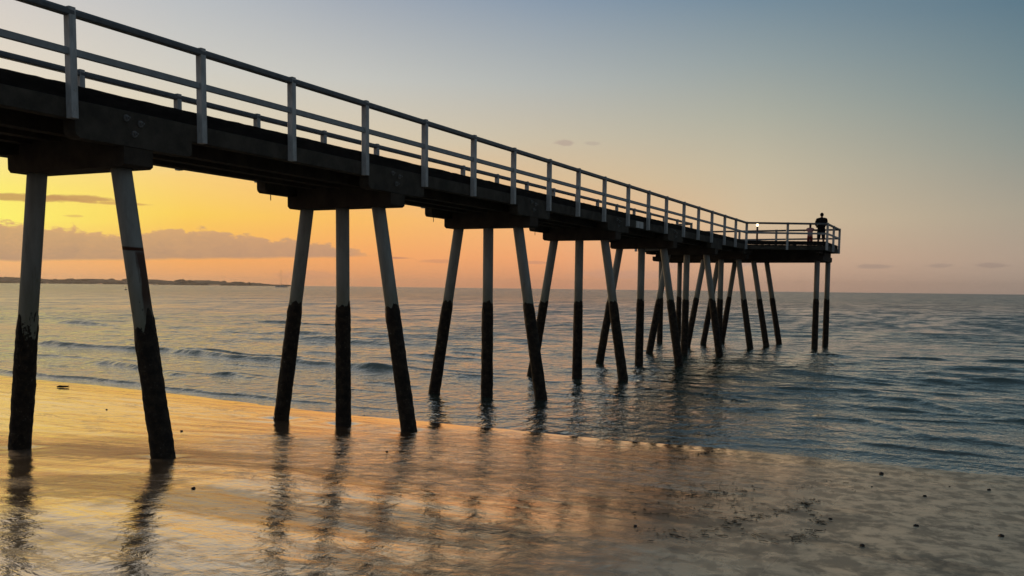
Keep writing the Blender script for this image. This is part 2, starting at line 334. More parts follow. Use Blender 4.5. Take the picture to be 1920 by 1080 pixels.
sand = link('sand', grid_mesh('sand', X, Y, Z), sand_mat()); tag(sand, kind='structure')

# ------------------------------------------------------------------ water
CREST = [[[-27.55, 27.97], [-23.26, 28.01], [-19.51, 27.92], [-14.82, 26.75], [-10.54, 25.97], [-7.26, 25.93]], [[-20.14, 28.6], [-15.72, 28.0], [-10.78, 27.2]], [[-18.03, 23.07], [-13.58, 21.53], [-11.66, 21.08]], [[-11.89, 22.2], [-9.59, 21.44]], [[-7.66, 22.11], [-5.7, 20.61]], [[3.55, 41.98], [5.33, 41.02]], [[7.07, 42.23], [8.95, 41.5]], [[9.88, 42.13], [13.43, 42.55]], [[8.18, 31.31], [9.29, 30.73]], [[9.5, 31.4], [12.91, 31.23]], [[4.94, 25.88], [6.34, 26.16], [8.51, 26.24]], [[7.36, 25.27], [8.38, 25.01], [10.56, 22.45], [13, 21.]], [[8.2, 22.77], [8.54, 22.67]], [[7.13, 21.06], [8.03, 20.19], [8.91, 19.1]], [[9.45, 19.2], [11.27, 18.36]], [[7.9, 17.75], [9.8, 17.6]], [[6.0, 17.5], [6.9, 17.5]], [[3.78, 31.57], [5.9, 30.62]], [[3.12, 24.31], [4.39, 23.33]], [[-5.52, 25.72], [-3.65, 25.07]], [[-9.39, 26.22], [-6.81, 25.54]], [[-46.79, 44.62], [-40.29, 43.44]], [[-37.46, 53.38], [-29.58, 53.04]], [[1.17, 29.65], [3.26, 29.53]]]
AMP = [.19, .10, .13, .11, .10, .12, .12, .13, .10, .12, .08, .075, .05, .06, .055, .05, .04, .09, .05, .05, .06, .16, .16, .07]
_rc = np.random.RandomState(77)
for _i in range(46):
    _x = _rc.uniform(-26, 11); _d = _rc.uniform(1.2, 16); _y = float(np.interp(_x, SH_X, SH_Y))+_d; _l = _rc.uniform(.5, 1.9)
    _s = -.09+_rc.normal(0, .10); CREST.append([[_x-_l, _y-_s*_l], [_x+_l, _y+_s*_l]]); AMP.append(_rc.uniform(.018, .04)+.0022*_d)
def water_z(x, y):
    d = y-shore(x)
    r = np.random.RandomState(12); z = np.zeros_like(x)
    dist = np.hypot(x-D, y)
    for i in range(56):
        lam = 10**r.uniform(math.log10(.45), math.log10(7.)); th = r.normal(-.10, .30)
        k = 2*math.pi/lam; ph = r.uniform(0, 6.28)
        amp = lam*.0044*r.uniform(.5, 1.2)
        vis = np.clip((lam*140/np.maximum(dist, 1))-1.2, 0, 1)     # drop waves the mesh cannot carry
        s_ = np.sin(k*(y*math.cos(th)+x*math.sin(th))+ph)
        z += amp*vis*(s_*.8+.35*np.abs(s_))
    gust = .6+.4*np.sin(x*.11+y*.07+1.)*np.sin(y*.16-x*.05)
    z *= np.clip(.25+d/6., .25, 1.)*gust
    for pts, a in zip(CREST, AMP):
        p_ = np.array(pts); x0, x1 = p_[0, 0], p_[-1, 0]
        m_ = (x > x0-2) & (x < x1+2) & (np.abs(y-p_[:, 1].mean()) < 8)
        if not m_.any(): continue
        xx, yy = x[m_], y[m_]
        yc = np.interp(xx, p_[:, 0], p_[:, 1])+.16*np.sin(xx*.71+a*50)+.08*np.sin(xx*1.83+1)+.03*np.sin(xx*4.7)
        env = 1/(1+np.exp(-(xx-x0)*3.2))/(1+np.exp((xx-x1)*3.2))*(.8+.14*np.sin(xx*.53+a*90)+.1*np.sin(xx*1.37+a*31))
        u = (yy-yc); wd_f, wd_b = a*1.3+.04, a*4+.2       # steep face towards the beach, long back
        z[m_] += a*env*np.where(u < 0, np.exp(-(u/wd_f)**2), np.exp(-(u/wd_b)**2))
    # swash lip at the very edge
    lip = .042*np.exp(-((d-.30-.12*np.sin(x*.9)-.06*np.sin(x*2.7))/.12)**2)*np.clip((-x+2)/8, .3, 1.3)
    z += lip + .012
    return z
ny_ = 980; nx_ = 820
tt = np.linspace(0, 1, ny_); yy = 13.5*np.exp(tt*math.log(70/13.5))
yy = np.concatenate([yy, 70*np.exp(np.linspace(0, 1, 60)[1:]*math.log(4400/70))])
uu = np.linspace(-2.3, 1.3, nx_)
uu = np.concatenate([[-30, -8, -4, -3], uu, [1.6, 2, 4, 8, 30]])
Y = np.repeat(yy[:, None], len(uu), 1); X = np.clip(D+uu[None, :]*(yy[:, None]+2), -4250+uu[None, :], 4250+uu[None, :])
Z = water_z(X, Y)
def water_mat():
    m_, t, b, oc = mat('sea_water')
    s_ = t.new('ShaderNodeSeparateXYZ'); t.link(oc, s_.inputs[0]); px, py = s_.outputs[0], s_.outputs[1]
    dist = t.m('SQRT', t.m('ADD', t.m('POWER', t.m('SUBTRACT', px, D), 2.), t.m('POWER', py, 2.)))
    sh = t.m('ADD', py, t.m('MULTIPLY', px, .085)); shal = t.step(sh, 17., 23., 1., 0.)
    patch = t.noise(t.map(oc, (.02, .05, 1)), 1., 3., .5)
    base = t.mix(t.step(patch, .35, .65), (.014, .042, .034, 1), (.024, .054, .044, 1))
    base = t.mix(t.m('MULTIPLY', shal, .9), base, (.075, .080, .066, 1))
    t.put(b.inputs['Base Color'], base)
    b.inputs['IOR'].default_value = 2.4; b.inputs['Specular Tint'].default_value = (.97, .93, .78, 1)
    t.put(b.inputs['Roughness'], t.step(py, 20., 300., .03, .15, 'LINEAR'))
    a = t.noise(t.map(oc, (2.3, 1.9, 1), .10), 1., 4., .6, .3)
    c_ = t.noise(t.map(oc, (.6, .8, 1), .06), 1., 4., .6, .2)
    f = t.noise(t.map(oc, (.06, .2, 1), .04), 1., 5., .6, .1)
    calm = t.step(sh, 17.2, 19., .85, 1.)
    nearw = t.step(py, 30., 120., 1., 0.25)
    h = t.m('MULTIPLY', t.m('MULTIPLY', a, .075), nearw)
    h = t.m('ADD', h, t.m('MULTIPLY', c_, t.step(py, 20., 60., .06, .2)))
    h = t.m('ADD', h, t.m('MULTIPLY', f, t.step(py, 50., 250., 0., 1.7)))
    h = t.m('MULTIPLY', h, calm)
    bn = t.new('ShaderNodeBump'); bn.inputs['Strength'].default_value = 1.; bn.inputs['Distance'].default_value = 1.
    t.put(bn.inputs['Height'], h)
    # far off the facets are finer than a pixel: tilt the normal itself, seen faces lean to the beach
    nn = t.new('ShaderNodeTexNoise'); t.put(nn.inputs['Vector'], t.map(oc, (1.1, 2.6, 1))); nn.inputs['Scale'].default_value = 1.; nn.inputs['Detail'].default_value = 2.
    ns = t.new('ShaderNodeSeparateColor'); t.link(nn.outputs['Color'], ns.inputs[0])
    g1 = t.noise(t.map(oc, (.55, .16, 1), .03), 1., 4., .6); g2 = t.noise(t.map(oc, (.13, .035, 1), .03), 1., 5., .65)
    gustn = t.m('ADD', t.m('MULTIPLY', g1, .5), t.m('MULTIPLY', g2, .5))
    k = t.m('MULTIPLY', t.step(py, 24., 90., .12, 1.), t.step(gustn, .40, .60, .05, 1.9))
    vx = t.m('MULTIPLY', t.m('MULTIPLY', t.m('SUBTRACT', ns.outputs[0], .5), .28), k)
    vy = t.m('MULTIPLY', t.m('SUBTRACT', t.m('MULTIPLY', t.m('SUBTRACT', ns.outputs[1], .5), .40), .13), k)
    va = t.new('ShaderNodeVectorMath', operation='ADD'); t.link(bn.outputs[0], va.inputs[0]); t.put(va.inputs[1], t.vec(vx, vy, 0.))
    vn = t.new('ShaderNodeVectorMath', operation='NORMALIZE'); t.link(va.outputs[0], vn.inputs[0]); t.link(vn.outputs[0], b.inputs['Normal'])
    return m_
water = link('water', grid_mesh('water', X, Y, Z), water_mat()); tag(water, kind='structure')

# ------------------------------------------------------------------ pier: w = inland-to-left offset (X = -w), t = Y
Z0 = CAMZ
zr, zm = Z0+3.156, Z0+2.66            # top of the top rail, centre of the mid rail
z_pb = Z0+1.905; z_kt = Z0+2.305; z_deck = Z0+2.13; z_cb = Z0+1.705; z_cap = Z0+1.46
BT = {k: 14.71+(k-2)*5.97 for k in range(0, 8)}; BT[1] = 8.74
T8, T9 = 47.2, 50.0
W = 2.6
Y0 = -6.
FC, FE = 43.85, 45.65                 # corner of the head at the pier, and at the wing ends
WR, WL = -3.32, 5.92
YB = 50.0
pier = bpy.data.objects.new('pier', None); col.objects.link(pier); pier.location = (0, 0, 0)
tag(pier, 'long concrete pier with white railings, on raked piles running from beach to sea', 'pier')

# deck boards as one slab with board joints cut in the outline of its edge
dk = MB(); rb = random.Random(3)
y = Y0
while y < FC-.01:
    y1 = min(y+.145, FC); zz = rb.uniform(-.004, .004)
    dk.box(-W+.08, -.08, y, y1-.008, z_deck-.05+zz, z_deck+zz); y = y1
y = FC
while y < YB+.15:
    y1 = y+.145
    def xr(yv): return max(0, min(1, (yv-FC)/(FE-FC)))
    xa = -(W+xr(y)*(WL-W)); xb = -WR*xr(y)
    dk.box(xa+.1, xb-.1 if xb > .06 else -.08, y, y1-.008, z_deck-.05, z_deck+rb.uniform(-.004, .004)); y = y1
dk.build('deck', M['timber'], pier)
# inner girders under the deck
for wv in (.75, 1.3, 1.85):
    g = MB(); g.box(-wv-.09, -wv+.09, Y0, YB, Z0+1.82, z_deck-.055); g.build('girder', M['cap'], pier)

def rough_kerb(p0, p1, name='kerb', lift=0.):
    """heavy timber kerb with a chewed top edge"""
    p0, p1 = Vector(p0), Vector(p1); e = p1-p0; L = e.length; e.normalize(); s_ = Vector((e.y, -e.x, 0))
    bm = bmesh.new(); n = max(2, int(L/.12)); rows = []
    for i in range(n+1):
        q = p0+e*(L*i/n); j = mnoise.noise(Vector((q.x*3, q.y*3, 1)))*.006+mnoise.noise(Vector((q.x*11, q.y*11, 4)))*.008
        rows.append([bm.verts.new(q+s_*a+Vector((0, 0, b))) for a, b in ((-.075, 0), (.075, 0), (.075, .15+j), (.055, .172+j), (-.055, .172+j*1.3), (-.075, .15+j))])
    for i in range(n):
        for k in range(6): bm.faces.new((rows[i][k], rows[i][(k+1) % 6], rows[i+1][(k+1) % 6], rows[i+1][k]))
    bm.faces.new(rows[0]); bm.faces.new(rows[-1][::-1])
    bmesh.ops.recalc_face_normals(bm, faces=bm.faces)
    me = bpy.data.meshes.new(name); bm.to_mesh(me); bm.free(); return link(name, me, M['timber'], pier)
zk = z_kt-.165
rough_kerb((-.135, Y0, zk), (-.135, FC, zk)); rough_kerb((-W+.135, Y0, zk), (-W+.135, FC, zk))
for a, b in (((-.135, FC+.1, zk), (-WR-.14, FE+.1, zk)), ((-WR-.14, FE+.1, zk), (-WR-.14, YB, zk)), ((-WR-.14, YB, zk), (-WL+.14, YB, zk)), ((-WL+.14, YB, zk), (-WL+.14, FE+.1, zk)), ((-WL+.14, FE+.1, zk), (-W+.135, FC+.1, zk))):
    rough_kerb(a, b)

# edge beams (fascia), with the deep rounded haunches over each bent as parts of their own
def fascia(p0, p1, z0, z1, th=.16):
    b = MB(); c_ = (Vector(p0)+Vector(p1))/2
    b.beam((p0[0], p0[1], (z0+z1)/2), (p1[0], p1[1], (z0+z1)/2), th, z1-z0, .008); return b.build('edge_beam', M['concrete'], pier)
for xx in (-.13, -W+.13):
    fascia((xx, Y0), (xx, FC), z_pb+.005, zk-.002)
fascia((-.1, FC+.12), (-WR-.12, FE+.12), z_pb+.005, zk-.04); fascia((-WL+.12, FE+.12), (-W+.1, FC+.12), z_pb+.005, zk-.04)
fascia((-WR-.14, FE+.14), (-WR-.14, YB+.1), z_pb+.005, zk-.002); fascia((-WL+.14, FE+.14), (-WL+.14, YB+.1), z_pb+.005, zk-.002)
fascia((-WR-.2, YB+.05), (-WL+.2, YB+.05), z_pb+.005, zk-.002)
hp = [(-.92, .26), (-.92, .07), (-.90, .03), (-.85, .0), (.85, .0), (.90, .02), (.92, .06), (.92, .26)]
bolt = None
for k in range(0, 8):
    for side, xx in ((1, -.048), (-1, -W+.048)):
        b = MB(); x0 = xx if side == 1 else xx
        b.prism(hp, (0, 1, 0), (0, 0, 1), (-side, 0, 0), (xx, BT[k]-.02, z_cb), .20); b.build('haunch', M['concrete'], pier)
    for dy_, dz_ in ((-.20, .34), (.02, .30), (-.08, .16)):
        if k > 5: continue
        if bolt is None:
            b = MB(); b.tube([(0, 0, 0), (.02, 0, 0)], .042, 10).tube([(.02, 0, 0), (.045, 0, 0)], .026, 6).tube([(.045, 0, 0), (.075, 0, 0)], .012, 6)
            bolt = b.build('bolt', M['steel'], pier); o = bolt
        else: o = bolt.copy(); col.objects.link(o); o.parent = pier
        o.location = (-.047, BT[k]+dy_, z_cb+dz_)
# pile caps
def cap(t, w0, w1, tw=.46, ztop=None):
    zt = z_deck-.06 if ztop is None else ztop; h = z_cb-z_cap-.004
    b = MB(); ch = .05
    b.prism([(-w1, h), (-w1, ch), (-w1+ch, 0), (-w0-ch, 0), (-w0, ch*.6), (-w0, h)], (1, 0, 0), (0, 0, 1), (0, 1, 0), (0, t-tw/2, z_cap), tw)
    b.box(-w1+.22, -w0-.22, t-tw/2+.012, t+tw/2-.012, z_cap+h-.01, zt-.004)
    return b.build('pile_cap', M['cap'], pier)
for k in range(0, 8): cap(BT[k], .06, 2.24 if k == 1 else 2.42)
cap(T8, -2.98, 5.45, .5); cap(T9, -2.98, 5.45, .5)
for wv in (-2.88, 5.35):
    b = MB(); b.box(-wv-.1, -wv+.1, T8+.26, T9-.26, z_cap+.003, z_pb); b.build('side_beam', M['cap'], pier)
    b = MB(); b.box(-wv-.1, -wv+.1, FE+.2, T8-.26, z_pb-.12, z_pb+.1); b.build('side_beam', M['cap'], pier)
# hanging rusty rods under the far haunches, service plate on the edge beam
for k in (2, 3, 4):
    b = MB(); b.tube([(0, 0, 0), (0, 0, -.11)], .009, 6); b.build('drip_rod', M['rust'], pier, loc=(-W+.1, BT[k]-.62, z_cb))
b = MB(); b.box(-.047, -.03, 28.2, 28.9, z_pb+.02, z_pb+.22, .004); b.build('cover_plate', M['paint'], pier)

# piles: each with its sleeve of shells
def pile(x_top, x_base, t, zb, gtop=2.40, seed=0, rusty=False, var=.05, rad=.127):
    ztop = z_cap+.03; zend = -1.3
    sl_ = (x_base-x_top)/(zb-z_cap)
    top = Vector((x_top, t, ztop)); end = Vector((x_top+sl_*(zend-z_cap), t, zend))
    b = MB(); n = 24; pts = [Vector((0, 0, 0)).lerp(end-top, i/n) for i in range(n+1)]
    b.tube(pts, rad, 28); o = b.build('pile', M['pile_rusty' if rusty else 'pile'], pier, True, top)
    if rusty: tag(o, 'pale pile with a rust ring and a rust streak')
    # growth
    r = random.Random(seed); seg, rows = 36, 130; L = gtop+1.1
    bm = bmesh.new(); ring = []
    ph = [r.uniform(0, 6.28) for _ in range(4)]
    for i in range(rows+1):
        row = []
        for k in range(seg):
            a = 2*math.pi*k/seg
            edge = gtop+var*(math.sin(a+ph[0])*1.0+.6*math.sin(2*a+ph[1])+.5*math.sin(5*a+ph[2]))+.05*mnoise.noise(Vector((math.cos(a)*4, math.sin(a)*4, seed*7.)))
            z_ = edge-(i/rows)*(edge+1.1)
            fade = min(1, i/5)
            nz = mnoise.noise(Vector((math.cos(a)*1.9, math.sin(a)*1.9, z_*3.2+seed*3)))*.5+mnoise.noise(Vector((math.cos(a)*5, math.sin(a)*5, z_*11+seed)))*.7
            thick = .004+fade*(.009+.016*nz+.004*r.random()+.010*max(0, (1.9-z_)/1.9))
            rr = rad+max(.003, thick)
            cx = x_top+sl_*(z_-z_cap)
            row.append(bm.verts.new((cx+rr*math.cos(a)-top.x, rr*math.sin(a), z_-top.z)))
        ring.append(row)
    for i in range(rows):
        for k in range(seg): bm.faces.new((ring[i][k], ring[i+1][k], ring[i+1][(k+1) % seg], ring[i][(k+1) % seg]))
    # close against the pile at the top edge
    inn = [bm.verts.new((v.co.x-(rad*.06)*math.cos(2*math.pi*k/seg)-.004*math.cos(2*math.pi*k/seg), v.co.y-(rad*.06)*math.sin(2*math.pi*k/seg), v.co.z-.003)) for k, v in enumerate(ring[0])]
    for k in range(seg): bm.faces.new((inn[k], ring[0][k], ring[0][(k+1) % seg], inn[(k+1) % seg]))
    me = bpy.data.meshes.new('shell_growth'); bm.to_mesh(me); bm.free()
    for f in me.polygons: f.use_smooth = True
    link('shell_growth', me, M['growth'], o)
    return o
for k in range(0, 8):
    zb = {0: .4, 1: .45, 2: .27}.get(k, .05)
    gt = {0: 2.2, 1: 2.22}.get(k, 2.40); vr = {0: .14, 1: .16, 2: .05}.get(k, .03)
    if k == 1: pile(-.38, .24, BT[1], .64, gt, 4, True, vr)
    else: pile(-.49, .19, BT[k], .1, gt, k*3+1, False, vr)
    if k != 1: pile(-1.3, -1.3, BT[k], 0., gt, k*3+2, False, vr)
    pile(-1.96 if k == 1 else -2.13, -2.53 if k == 1 else -2.83, BT[k], .35 if k == 1 else .05, gt, k*3+3, False, vr)
pile(-2.08, -2.74, T8, 0, 2.4, 31, False, .03); pile(-.34, .44, T8, 0, 2.4, 32, False, .03)
pile(2.7, 2.73, T8, 0, 2.4, 33, False, .03); pile(-5.05, -5.03, T8, 0, 2.4, 34, False, .03)
pile(-1.89, -2.46, T9, 0, 2.4, 35, False, .03); pile(-.24, .55, T9, 0, 2.4, 36, False, .03)
pile(2.82, 2.85, T9, 0, 2.4, 37, False, .03); pile(-4.87, -4.86, T9, 0, 2.4, 38, False, .03)

# railings
def railing(line, posts, label=None, yaw_post=None, zb=z_pb, last=True):
    """line: list of (x,y) corners; posts: list of (x,y,angle)"""
    b = MB()
    for p0, p1 in zip(line[:-1], line[1:]):
        b.beam((p0[0], p0[1], zr-.05), (p1[0], p1[1], zr-.05), .105, .088, .012, .032)
    mr = MB()
    for p0, p1 in zip(line[:-1], line[1:]): mr.beam((p0[0], p0[1], zm), (p1[0], p1[1], zm), .05, .085, .008)
    rl = b.build('railing', M['rail'], pier); mr.build('mid_rail', M['mid'], rl)
    if label: tag(rl, label)
    proto = None
    for (px_, py_, a) in posts:
        if proto is None:
            q = MB(); q.box(-.052, .052, -.047, .047, zb, zr+.004, .007)
            q.tube([(-.06, 0, zb+.1), (.06, 0, zb+.1)], .012, 6).tube([(-.06, 0, zb+.32), (.06, 0, zb+.32)], .012, 6)
            o = proto = q.build('post', M['paint'], rl)
        else: o = proto.copy(); col.objects.link(o); o.parent = rl
        o.location = (px_, py_, 0); o.rotation_euler = (0, 0, a)
NT_ = [-4.1, -2.1, -.15, 1.85, 3.8, 5.76, 7.73, 9.78, 11.66, 13.6, 15.55, 17.5, 19.4, 21.4, 23.3, 25.26, 27.3, 29.28, 31.24, 33.4, 35.41, 37.45, 39.6, 41.65]
jig = random.Random(5)
railing([(0, Y0), (0, FC)], [(0, v, jig.uniform(-.02, .02)) for v in NT_])
FT = [-3.8, -1.8, .15, 2.1, 4.1, 6.05, 8.05, 10.0, 11.91, 13.85, 15.85, 17.75, 19.75, 21.71, 23.66, 25.62, 27.6, 29.55, 31.5, 33.5, 35.5, 37.5, 39.5, 41.5]
railing([(-W, Y0), (-W, FC)], [(-W, v, jig.uniform(-.02, .02)) for v in FT])
sk = math.atan2(FE-FC, -WR)
railing([(0, FC), (-WR, FE)], [(0, FC, 0), (-WR/2, (FC+FE)/2+.1, sk), (-WR, FE, 0)])
railing([(-W, FC), (-WL, FE)], [(-W, FC, 0), ((-W-WL)/2, (FC+FE)/2+.1, -sk), (-WL, FE, 0)])
railing([(-WR, FE), (-WR, YB)], [(-WR, FE+2.15, 0), (-WR, YB, 0)])
railing([(-WL, FE), (-WL, YB)], [(-WL, FE+2.15, 0), (-WL, YB, 0)])
railing([(-WR, YB), (-WL, YB)], [(1.9, YB, 0), (.2, YB, 0), (-1.7, YB, 0), (-3.6, YB, 0)])

# ------------------------------------------------------------------ bollard lamp on the head
def emis(name, colr, st):
    m_, t, b, oc = mat(name); b.inputs['Emission Color'].default_value = colr; b.inputs['Emission Strength'].default_value = st
    b.inputs['Base Color'].default_value = (.8, .8, .75, 1); return m_
lp = bpy.data.objects.new('deck_lamp', None); col.objects.link(lp); lp.location = (-.02, 46.3, z_deck)
tag(lp, 'lit lamp on a short brown post at the corner where pier meets its head', 'lamp')
b = MB(); b.tube([(0, 0, 0), (0, 0, .03), (0, 0, .031), (0, 0, .98)], [.09, .09, .05, .045], 12); b.build('lamp_post', simple('brown_paint', (.16, .10, .09), (.12, .07, .06), 8.), lp)
b = MB(); b.tube([(0, 0, .98), (0, 0, 1.0), (0, 0, 1.04), (0, 0, 1.09), (0, 0, 1.12)], [.035, .045, .05, .045, .03], 14); b.build('lamp_globe', emis('lamp_glow', (1., .84, .5, 1), 9.), lp, True)
b = MB(); b.tube([(0, 0, 1.12), (0, 0, 1.135), (0, 0, 1.15)], [.065, .06, .03], 14); b.build('lamp_cap', M['steel'], lp)

# ------------------------------------------------------------------ people
def skin_figure(name, joints, edges, mat_, parent=None, sub=2):
    me = bpy.data.meshes.new(name); me.from_pydata([j[0] for j in joints], edges, []); o = link(name, me, None, parent)
    o.modifiers.new('s', 'SKIN'); 
    sv = me.skin_vertices[0].data if me.skin_vertices else None
    if sv is None:
        bm = bmesh.new(); bm.from_mesh(me); bm.verts.layers.skin.verify(); bm.to_mesh(me); bm.free(); sv = me.skin_vertices[0].data
    for i, j in enumerate(joints):
        r_ = j[1]; sv[i].radius = r_ if isinstance(r_, tuple) else (r_, r_); sv[i].use_root = (i == 0)
    m_ = o.modifiers.new('d', 'SUBSURF'); m_.levels = sub; m_.render_levels = sub
    dg = bpy.context.evaluated_depsgraph_get(); dg.update()
    em = bpy.data.meshes.new_from_object(o.evaluated_get(dg)); o.modifiers.clear(); o.data = em; bpy.data.meshes.remove(me)
    em.name = name; em.materials.clear(); em.materials.append(mat_)
    for f in em.polygons: f.use_smooth = True
    return o
def cloth(n, a, b_): return simple(n, a, b_, 12., .9, .2, 60., .1)
SKIN = simple('skin', (.30, .17, .11), (.26, .14, .09), 8., .6, .05, 60., .3)
def person(loc, rz, H, pose, label, cols, hairlen):
    """a body in one continuous surface: legs, trunk, arms with hands and fingers, neck and head; clothes and hair as children. Faces +Y."""
    k = H/1.78
    root = None
    J = []; E = []
    def j(x, y_, z, r_, prev=None):
        J.append(((x*k, y_*k, z*k), tuple(v*k for v in r_) if isinstance(r_, tuple) else r_*k)); i = len(J)-1
        if prev is not None: E.append((prev, i))
        return i
    pel = j(0, 0, .96, (.15, .11)); bel = j(0, 0, 1.10, (.145, .105), pel); che = j(0, .0, 1.30, (.19, .125), bel)
    upc = j(0, -.01, 1.42, (.15, .10), che); nek = j(0, 0, 1.53, .055, upc); nk2 = j(0, .012, 1.585, .055, nek)
    hd = j(0, .02, 1.66, (.078, .092), nk2); hd2 = j(0, .01, 1.72, (.072, .088), hd); j(0, .0, 1.765, (.04, .05), hd2)
    for s_ in (-1, 1):
        hip = j(s_*.09, 0, .88, (.095, .10), pel); kn = j(s_*.12, .01, .50, .058, hip); cal = j(s_*.125, -.02, .36, .056, kn)
        an = j(s_*.13, -.01, .09, .036, cal); j(s_*.14, .06, .035, (.045, .03), an); 
        toe = j(s_*.15, .15, .025, (.042, .022), len(J)-1)
        A = pose(s_)
        sh_ = j(s_*.195, -.01, 1.42, .072, upc); elb = j(*A['elbow'], .044, sh_); wr = j(*A['wrist'], .030, elb)
        pal = j(*A['palm'], (.038, .020), wr)
        d = (Vector(A['palm'])-Vector(A['wrist'])).normalized(); sd_ = Vector(A['side']).normalized()
        for q, L in zip((-1.5, -.5, .5, 1.5), (.065, .078, .074, .058)):
            b0 = Vector(A['palm'])+d*.03+sd_*q*.018; i = j(*b0, .010, pal); m1 = b0+d*L*.55; i = j(*m1, .009, i)
            m2 = m1+(d*.7+Vector(A['curl'])*.7).normalized()*L*.5; j(*m2, .007, i)
        th0 = Vector(A['palm'])-d*.01+sd_*-.038*1.; i = j(*th0, .011, pal); j(*(th0+(d*.6-sd_*.7).normalized()*.045), .009, i)
    body = skin_figure('person', J, E, cols['skin'], None, 1 if k < .8 else 2)
    # face: nose and ears drawn out of the head surface
    bm = bmesh.new(); bm.from_mesh(body.data)
    for v in bm.verts:
        z_, x_, y_ = v.co.z/k, v.co.x/k, v.co.y/k
        if z_ > 1.6 and y_ > .06:
            v.co.y += k*.022*math.exp(-((x_/.014)**2))*math.exp(-(((z_-1.665)/.022)**2))
            v.co.y -= k*.010*math.exp(-(((abs(x_)-.032)/.016)**2))*math.exp(-(((z_-1.69)/.012)**2))
            v.co.y -= k*.006*math.exp(-(((z_-1.628)/.007)**2))*math.exp(-((x_/.03)**2))
        if z_ > 1.6 and abs(x_) > .06: v.co.x += k*(1 if x_ > 0 else -1)*.014*math.exp(-(((z_-1.675)/.025)**2))*math.exp(-(((y_)/.02)**2))
    bm.to_mesh(body.data); bm.free()
    body.location = loc; body.rotation_euler = (0, 0, rz)
    tag(body, label, 'person')
    def shell(name, test, off, m_, hem=None):
        bm = bmesh.new(); bm.from_mesh(body.data); bm.normal_update()
        bmesh.ops.delete(bm, geom=[f for f in bm.faces if not test(f.calc_center_median()/k)], context='FACES')
        bm.normal_update()
        for v in bm.verts:
            v.co += v.normal*off*k
        g = bmesh.ops.extrude_edge_only(bm, edges=[e for e in bm.edges if e.is_boundary])
        for v in [g_ for g_ in g['geom'] if isinstance(g_, bmesh.types.BMVert)]: v.co -= v.normal*off*k*.8
        me = bpy.data.meshes.new(name); bm.to_mesh(me); bm.free()
        for f in me.polygons: f.use_smooth = True
        return link(name, me, m_, body)
    shell('shirt', cols['shirt_t'], .026, cols['shirt'])
    shell('shorts', cols['short_t'], .024, cols['shorts'])
    shell('hair', cols['hair_t'], .014, cols['hair'])
    return body
def pose_man(s):   # hands clasped behind the back
    return dict(elbow=(s*.27, -.10, 1.17), wrist=(s*.09, -.19, 1.03), palm=(s*.025, -.215, 1.02+.02*s), side=(0, -.2, 1), curl=(0, .3, -.6))
def pose_child(s):  # arms spread along the rail
    return dict(elbow=(s*.40, .07, 1.30), wrist=(s*.60, .17, 1.34), palm=(s*.67, .21, 1.35), side=(0, 1, .1), curl=(0, .2, -1))
blk = cloth('black_cloth', (.010, .010, .012), (.006, .006, .008)); nav = cloth('navy_cloth', (.014, .018, .026), (.010, .012, .018))
hair = cloth('dark_hair', (.012, .009, .007), (.02, .014, .01))
man = person((2.52, 49.35, z_deck), R(-3), 1.80, pose_man, 'man in black shirt and dark shorts, hands clasped behind back at the end rail',
   dict(skin=SKIN, shirt=blk, shorts=nav, hair=hair,
        shirt_t=lambda c_: (.93 < c_.z < 1.51 and abs(c_.x) < .20) or (1.22 < c_.z < 1.50 and abs(c_.x) < .27 and c_.y > -.17 and c_.z < 1.52),
        short_t=lambda c_: .52 < c_.z < .97 and (abs(c_.x) < .21) and c_.y > -.16,
        hair_t=lambda c_: c_.z > 1.62 and (c_.y < .045 or c_.z > 1.735)), 0)
child = person((1.97, 49.45, z_deck), R(2), 1.24, pose_child, 'small child in pink top and red shorts, arms spread on the end rail',
   dict(skin=SKIN, shirt=cloth('pink_cloth', (.55, .30, .30), (.48, .25, .26)), shorts=cloth('red_cloth', (.22, .03, .03), (.16, .02, .02)), hair=cloth('brown_hair', (.05, .02, .012), (.035, .015, .01)),
        shirt_t=lambda c_: .93 < c_.z < 1.50 and abs(c_.x) < .24,
        short_t=lambda c_: .30 < c_.z < .97 and abs(c_.x) < .22,
        hair_t=lambda c_: (c_.z > 1.52 and c_.y < .03) or c_.z > 1.735), 1)

# ------------------------------------------------------------------ far things
def polar(az_rel, dist, z=0.):
    a = R(az_rel-YAW); return Vector((D+math.sin(a)*dist, math.cos(a)*dist, z))
